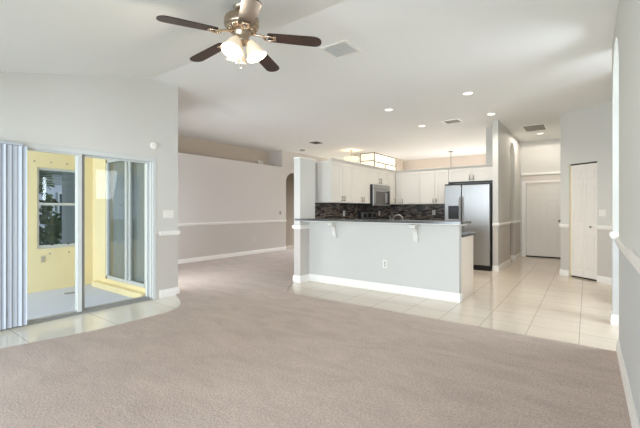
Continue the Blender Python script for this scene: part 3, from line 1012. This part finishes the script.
# faucet behind the bar
fa = thing('faucet', 'curved chrome kitchen faucet just visible over the bar top', 'faucet', (-2.52, 5.42, 0.925))
MB().lathe([(0.028, 0), (0.028, 0.02), (0.016, 0.03), (0.016, 0.09), (0.0, 0.09)], 14, cap=False).build('base', DSTEEL, fa)
pts = [(0, 0, 0.08), (0, 0, 0.20)] + [(0.07 - 0.07 * math.cos(a), 0.05 * math.sin(a / 2), 0.21 + 0.055 * math.sin(a)) for a in [PI * k / 8 for k in range(9)]] + [(0.142, 0.05, 0.18)]
MB().tube(pts, 0.008).build('spout', DSTEEL, fa)
MB().tube([(0.0, 0, 0.10), (-0.05, 0.0, 0.19), (-0.06, 0, 0.25)], 0.007).build('lever', DSTEEL, fa)

# ------------------------------------------------------------------ ceiling fan
FC = Vector((-2.293, 2.031, 0))
FZ = 2.715
fan = thing('ceiling_fan', 'five-blade ceiling fan with brushed nickel motor and dark walnut blades', 'ceiling fan', (FC.x, FC.y, FZ))
ztop = zc(FC.y) - FZ
MB().lathe([(0.0, ztop + 0.01), (0.075, ztop + 0.01), (0.072, ztop - 0.02), (0.045, ztop - 0.05), (0.02, ztop - 0.055), (0.0, ztop - 0.055)], 24, cap=False).build('canopy', NICK, fan)
MB().lathe([(0.0125, 0.15), (0.0125, ztop - 0.04)], 14).lathe([(0.03, 0.15), (0.034, 0.165), (0.026, 0.185), (0.02, 0.20), (0.013, 0.205)], 18, cap=False).build('downrod', NICK, fan)
MB().lathe([(0.0, 0.155), (0.05, 0.152), (0.11, 0.146), (0.136, 0.136), (0.142, 0.122), (0.142, 0.078), (0.136, 0.062), (0.115, 0.05), (0.09, 0.035), (0.0, 0.035)], 36, cap=False).build('motor_housing', NICK, fan)
# ornamental ring under the motor
m = MB()
for k in range(20):
    a = 2 * PI * k / 20
    m.tube([(0.07 * math.cos(a), 0.07 * math.sin(a), 0.028), (0.115 * math.cos(a + 0.12), 0.115 * math.sin(a + 0.12), 0.05)], 0.006, 6)
m.lathe([(0.118, 0.044), (0.126, 0.05), (0.118, 0.058), (0.112, 0.05), (0.118, 0.044)], 32, cap=False)
m.build('filigree_ring', mat('pale_nickel', (216, 196, 172), 0.25, 1.0), fan)
MB().lathe([(0.0, 0.038), (0.075, 0.038), (0.08, 0.01), (0.062, -0.005), (0.058, -0.03), (0.066, -0.05), (0.06, -0.065), (0.03, -0.08), (0.0, -0.08)], 28, cap=False).build('switch_housing', NICK, fan)
for k in range(5):
    a = 0.641 + k * 2 * PI / 5
    M = Matrix.Rotation(a, 4, 'Z') @ Matrix.Rotation(math.radians(5.1), 4, 'Y') @ Matrix.Rotation(math.radians(-7), 4, 'X')
    ol = [(0.215, -0.045), (0.225, -0.056), (0.40, -0.063), (0.57, -0.067)]
    for i in range(0, 9):
        t = -PI / 2 + PI * i / 8
        ol.append((0.600 + 0.060 * math.cos(t), 0.067 * math.sin(t)))
    ol += [(0.57, 0.067), (0.40, 0.063), (0.225, 0.056), (0.215, 0.045)]
    b = MB().prism(ol, 'z', -0.003, 0.004).xf(M).build('blade', WOOD, fan)
    ir = MB()
    ir.tube([(0.07, 0, 0.02), (0.13, 0, 0.012), (0.18, 0, 0.004), (0.20, 0, -0.006)], 0.010, 8)
    ring = [(0.225 + 0.045 * math.cos(t), 0.030 * math.sin(t), -0.009) for t in [2 * PI * i / 16 for i in range(17)]]
    ir.tube(ring, 0.0075, 8)
    ir.box((0.262, -0.03, -0.010), (0.285, 0.03, -0.004), 0.002)
    ir.xf(M).build('blade_iron', mat('pale_nickel_iron', (220, 200, 178), 0.25, 1.0) if k == 0 else bpy.data.materials['pale_nickel_iron'], b)
for k in range(3):
    a = math.radians(-41.5 - 38 + 120 * k)
    dirv = Vector((math.cos(a), math.sin(a), 0))
    arm = MB().tube([dirv * 0.04 + Vector((0, 0, -0.05)), dirv * 0.06 + Vector((0, 0, -0.045)), dirv * 0.068 + Vector((0, 0, -0.06))], 0.011, 8).build('lamp_arm', NICK, fan)
    tilt = Matrix.Rotation(a, 4, 'Z') @ Matrix.Rotation(-math.radians(24), 4, 'Y')
    top = dirv * 0.066 + Vector((0, 0, -0.05))
    sh = MB().lathe([(0.024, 0.0), (0.034, -0.012), (0.048, -0.04), (0.062, -0.075), (0.072, -0.11), (0.088, -0.14), (0.085, -0.141), (0.068, -0.111), (0.058, -0.076), (0.044, -0.041), (0.030, -0.014), (0.02, -0.004)], 28, c=top, M=tilt, cap=False).build('lamp_shade', SHADE, fan)
    MB().lathe([(0.0, -0.02), (0.016, -0.03), (0.026, -0.06), (0.028, -0.08), (0.018, -0.10), (0.0, -0.106)], 16, c=top, M=tilt, cap=False).build('bulb', BULB, sh)
    pl = bpy.data.lights.new('fan_bulb_light', 'POINT')
    pl.energy = 8
    pl.color = (1.0, 0.86, 0.68)
    pl.shadow_soft_size = 0.04
    lo = bpy.data.objects.new('fan_bulb_light', pl)
    COL.objects.link(lo)
    lo.parent = fan
    lo.location = top + tilt @ Vector((0, 0, -0.16))
m = MB().tube([(0.02, -0.03, -0.07), (0.02, -0.03, -0.28)], 0.0022, 6).lathe([(0.0, 0.012), (0.008, 0.008), (0.009, -0.004), (0.0, -0.012)], 12, c=(0.02, -0.03, -0.288), cap=False)
m.build('pull_chain', NICK, fan)
m = MB().tube([(-0.01, -0.05, -0.07), (-0.01, -0.05, -0.20)], 0.0022, 6).box((-0.022, -0.062, -0.235), (0.002, -0.038, -0.20), 0.004)
m.build('pull_chain', CHROME, fan)

# ------------------------------------------------------------------ ceiling vents
def vent(label, x, y, z, w, l, nl, dark, rz=0.0, group='ceiling air vents'):
    t = thing('ceiling_vent', label, 'vent', (x, y, z), rz, group)
    f = MB()
    b = 0.035
    f.box((-w / 2, -l / 2, -0.012), (-w / 2 + b, l / 2, 0.0), 0.003)
    f.box((w / 2 - b, -l / 2, -0.012), (w / 2, l / 2, 0.0), 0.003)
    f.box((-w / 2 + b, -l / 2, -0.012), (w / 2 - b, -l / 2 + b, 0.0), 0.003)
    f.box((-w / 2 + b, l / 2 - b, -0.012), (w / 2 - b, l / 2, 0.0), 0.003)
    f.build('frame', TRIM, t)
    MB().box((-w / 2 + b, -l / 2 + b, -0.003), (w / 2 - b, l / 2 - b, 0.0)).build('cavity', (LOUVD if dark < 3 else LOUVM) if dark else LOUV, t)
    for k in range(nl):
        yy = -l / 2 + b + (l - 2 * b) * (k + 0.5) / nl
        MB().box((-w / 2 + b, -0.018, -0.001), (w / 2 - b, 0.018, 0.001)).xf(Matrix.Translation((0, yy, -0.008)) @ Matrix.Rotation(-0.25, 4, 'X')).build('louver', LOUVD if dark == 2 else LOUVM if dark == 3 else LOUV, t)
    return t


vent('square white ceiling vent beside the fan, the largest in view', -2.30, 3.53, HC, 0.36, 0.36, 4, 0)
vent('grey louvered ceiling vent between the recessed lights', -2.28, 7.78, HC, 0.36, 0.34, 7, 3)
vent('small dark ceiling vent farthest left, above the dining area', -6.03, 8.02, HC, 0.36, 0.38, 8, 2)
vent('wide grey return vent on the hall ceiling', -0.96, 9.50, HC, 0.46, 0.70, 10, 3)

# ------------------------------------------------------------------ recessed lights
def can(label, x, y, power, cone=2.5, soft=0.7):
    t = thing('recessed_light', label, 'ceiling light', (x, y, HC), 0, 'recessed ceiling lights')
    MB().lathe([(0.082, 0.0), (0.085, -0.006), (0.072, -0.010), (0.066, -0.004), (0.066, 0.0)], 28, cap=False).build('trim_ring', TRIM, t)
    MB().lathe([(0.0, -0.006), (0.066, -0.004), (0.066, 0.0)], 28, cap=False).build('lens', LENS, t)
    l = bpy.data.lights.new('recessed_lamp', 'SPOT')
    l.energy = power
    l.color = (1.0, 0.90, 0.78)
    l.spot_size = cone
    l.spot_blend = soft
    l.shadow_soft_size = 0.06
    lo = bpy.data.objects.new('recessed_lamp', l)
    COL.objects.link(lo)
    lo.parent = t
    lo.location = (0, 0, -0.02)
    return t


can('recessed light nearest the camera on the left, above the bar', -2.96, 6.18, 58)
can('recessed light nearest the camera on the right, the largest lit disc', -1.53, 6.06, 58)
can('recessed light deeper in the kitchen on the left, the smallest lit disc', -2.95, 7.82, 58)
can('recessed light by the top of the wall end beside the refrigerator', -1.50, 7.64, 58)
can('recessed light on the hall ceiling behind the return vent', -0.92, 10.30, 47, 3.05, 0.12)

# ------------------------------------------------------------------ pendants and the corner light box
pb = thing('pendant_light', 'lit glass bowl pendant above the left kitchen cabinets', 'pendant light', (-5.95, 9.75, HC))
MB().lathe([(0.0, 0.0), (0.06, 0.0), (0.055, -0.02), (0.02, -0.03), (0.0, -0.03)], 20, cap=False).build('canopy', NICK, pb)
MB().tube([(0, 0, -0.02), (0, 0, -0.30)], 0.012).build('stem', NICK, pb)
MB().lathe([(0.235, -0.22), (0.23, -0.26), (0.20, -0.31), (0.14, -0.35), (0.06, -0.372), (0.0, -0.376), (0.0, -0.366), (0.06, -0.362), (0.14, -0.34), (0.19, -0.30), (0.22, -0.25), (0.228, -0.22)], 32, cap=False).build('glass_bowl', BOWLM, pb)
m = MB()
for k in range(3):
    a = 2 * PI * k / 3 + 0.4
    m.tube([(0, 0, -0.16), (0.12 * math.cos(a), 0.12 * math.sin(a), -0.18), (0.236 * math.cos(a), 0.236 * math.sin(a), -0.225)], 0.007, 8)
m.build('bowl_arms', NICK, pb)
pl = bpy.data.lights.new('bowl_lamp', 'POINT')
pl.energy = 2.5
pl.color = (1.0, 0.86, 0.64)
pl.shadow_soft_size = 0.1
lo = bpy.data.objects.new('bowl_lamp', pl)
COL.objects.link(lo)
lo.parent = pb
lo.location = (0, 0, -0.19)

rp = thing('pendant_light', 'slim rod pendant hanging behind the cabinets above the refrigerator', 'pendant light', (-3.50, 11.80, HC))
MB().lathe([(0.0, 0.0), (0.07, 0.0), (0.07, -0.02), (0.0, -0.025)], 20, cap=False).build('canopy', DSTEEL, rp)
MB().tube([(0, 0, -0.02), (0, 0, -1.1)], 0.012).build('rod', PLATEG, rp)
MB().lathe([(0.02, -1.08), (0.05, -1.12), (0.10, -1.25), (0.14, -1.30), (0.135, -1.30), (0.09, -1.245), (0.04, -1.12)], 24, cap=False).build('lamp_shade', BOWLM, rp)

lb = thing('light_box', 'bright corner light box with thin dark bars behind the kitchen cabinets', 'light fixture', (-5.56, 10.52, 2.66))
MB().box((-0.50, 0.01, 0.005), (-0.012, 1.66, 0.46)).build('glowing_panel', PANEL, lb)
m = MB()
t_ = 0.012
m.box((-t_, 0.0, 0.002), (t_, 0.024, 0.465))
m.box((-0.52, -0.002, 0.445), (0.0, 0.012, 0.465))
m.box((-0.012, 0.0, 0.445), (0.002, 1.67, 0.465))
m.box((-0.52, -0.002, 0.20), (0.0, 0.012, 0.222))
m.box((-0.012, 0.0, 0.16), (0.004, 1.67, 0.182))
m.box((-0.012, 1.655, 0.002), (0.004, 1.675, 0.465))
m.box((-0.52, -0.002, 0.002), (-0.50, 0.012, 0.465))
m.box((-0.012, 0.80, 0.002), (0.004, 0.82, 0.17))
m.build('metal_bars', mat('bronze_bars', (108, 96, 80), 0.5), lb)

# ------------------------------------------------------------------ small wall and ceiling fittings
t = tag(MB().lathe([(0.055, 0), (0.056, 0.008), (0.048, 0.018), (0.03, 0.022), (0, 0.022)], 24, M=Matrix.Rotation(PI / 2, 4, 'Y'), cap=False).build('smoke_detector', PLATE, loc=(XL, 2.767, 2.189)), 'round white detector on the wall above the sliding door', 'detector')
tag(MB().lathe([(0.065, 0), (0.065, -0.015), (0.05, -0.032), (0, -0.034)], 24, cap=False).build('smoke_detector', PLATE, loc=(-0.742, 10.6, HC)), 'round white smoke detector on the hall ceiling near the hall door', 'detector')
tag(MB().lathe([(0.085, 0), (0.085, -0.02), (0.06, -0.045), (0, -0.048)], 24, cap=False).build('smoke_detector', PLATEG, loc=(-7.1, 8.75, HC)), 'small grey ceiling detector above the left end of the bar pillar', 'detector')


def switch(label, loc, rz, n):
    t = thing('light_switch', label, 'light switch', loc, rz)
    w = 0.036 + 0.023 * (n - 1)
    MB().box((-w, -0.006, -0.058), (w, 0, 0.058), 0.003).build('cover_plate', PLATE, t)
    for k in range(n):
        x = (k - (n - 1) / 2) * 0.046
        MB().box((x - 0.016, -0.010, -0.033), (x + 0.016, -0.005, 0.033), 0.003).build('rocker', PLATE, t)
    return t


switch('wide white light switch plate between the sliding door and the dining opening', (XL, 2.99, 1.213), PI / 2, 3)
switch('white double light switch right of the pantry door', (*pw(0.79), 1.218), PA, 2)
th = thing('thermostat', 'small dark wall control on the dining wall near the arch', 'thermostat', (XD, 8.33, 1.17), PI / 2)
MB().box((-0.035, -0.012, -0.055), (0.035, 0, 0.055), 0.004).build('housing', PLATEG, th)
MB().box((-0.022, -0.015, -0.02), (0.022, -0.011, 0.04), 0.002).build('face', DSTEEL, th)
duplex('outlet low on the dining wall below the chair rail', (XD, 7.23, 0.45), PI / 2)
sp = thing('wall_speaker', 'small white box on the plant shelf above the dining wall', 'speaker', (-8.13, 7.92, 2.72), PI / 2)
MB().box((-0.10, -0.06, -0.055), (0.10, 0.06, 0.055), 0.012).build('housing', PLATE, sp)
MB().box((-0.03, 0.06, -0.02), (0.03, 0.07, 0.02)).build('bracket', PLATEG, sp)
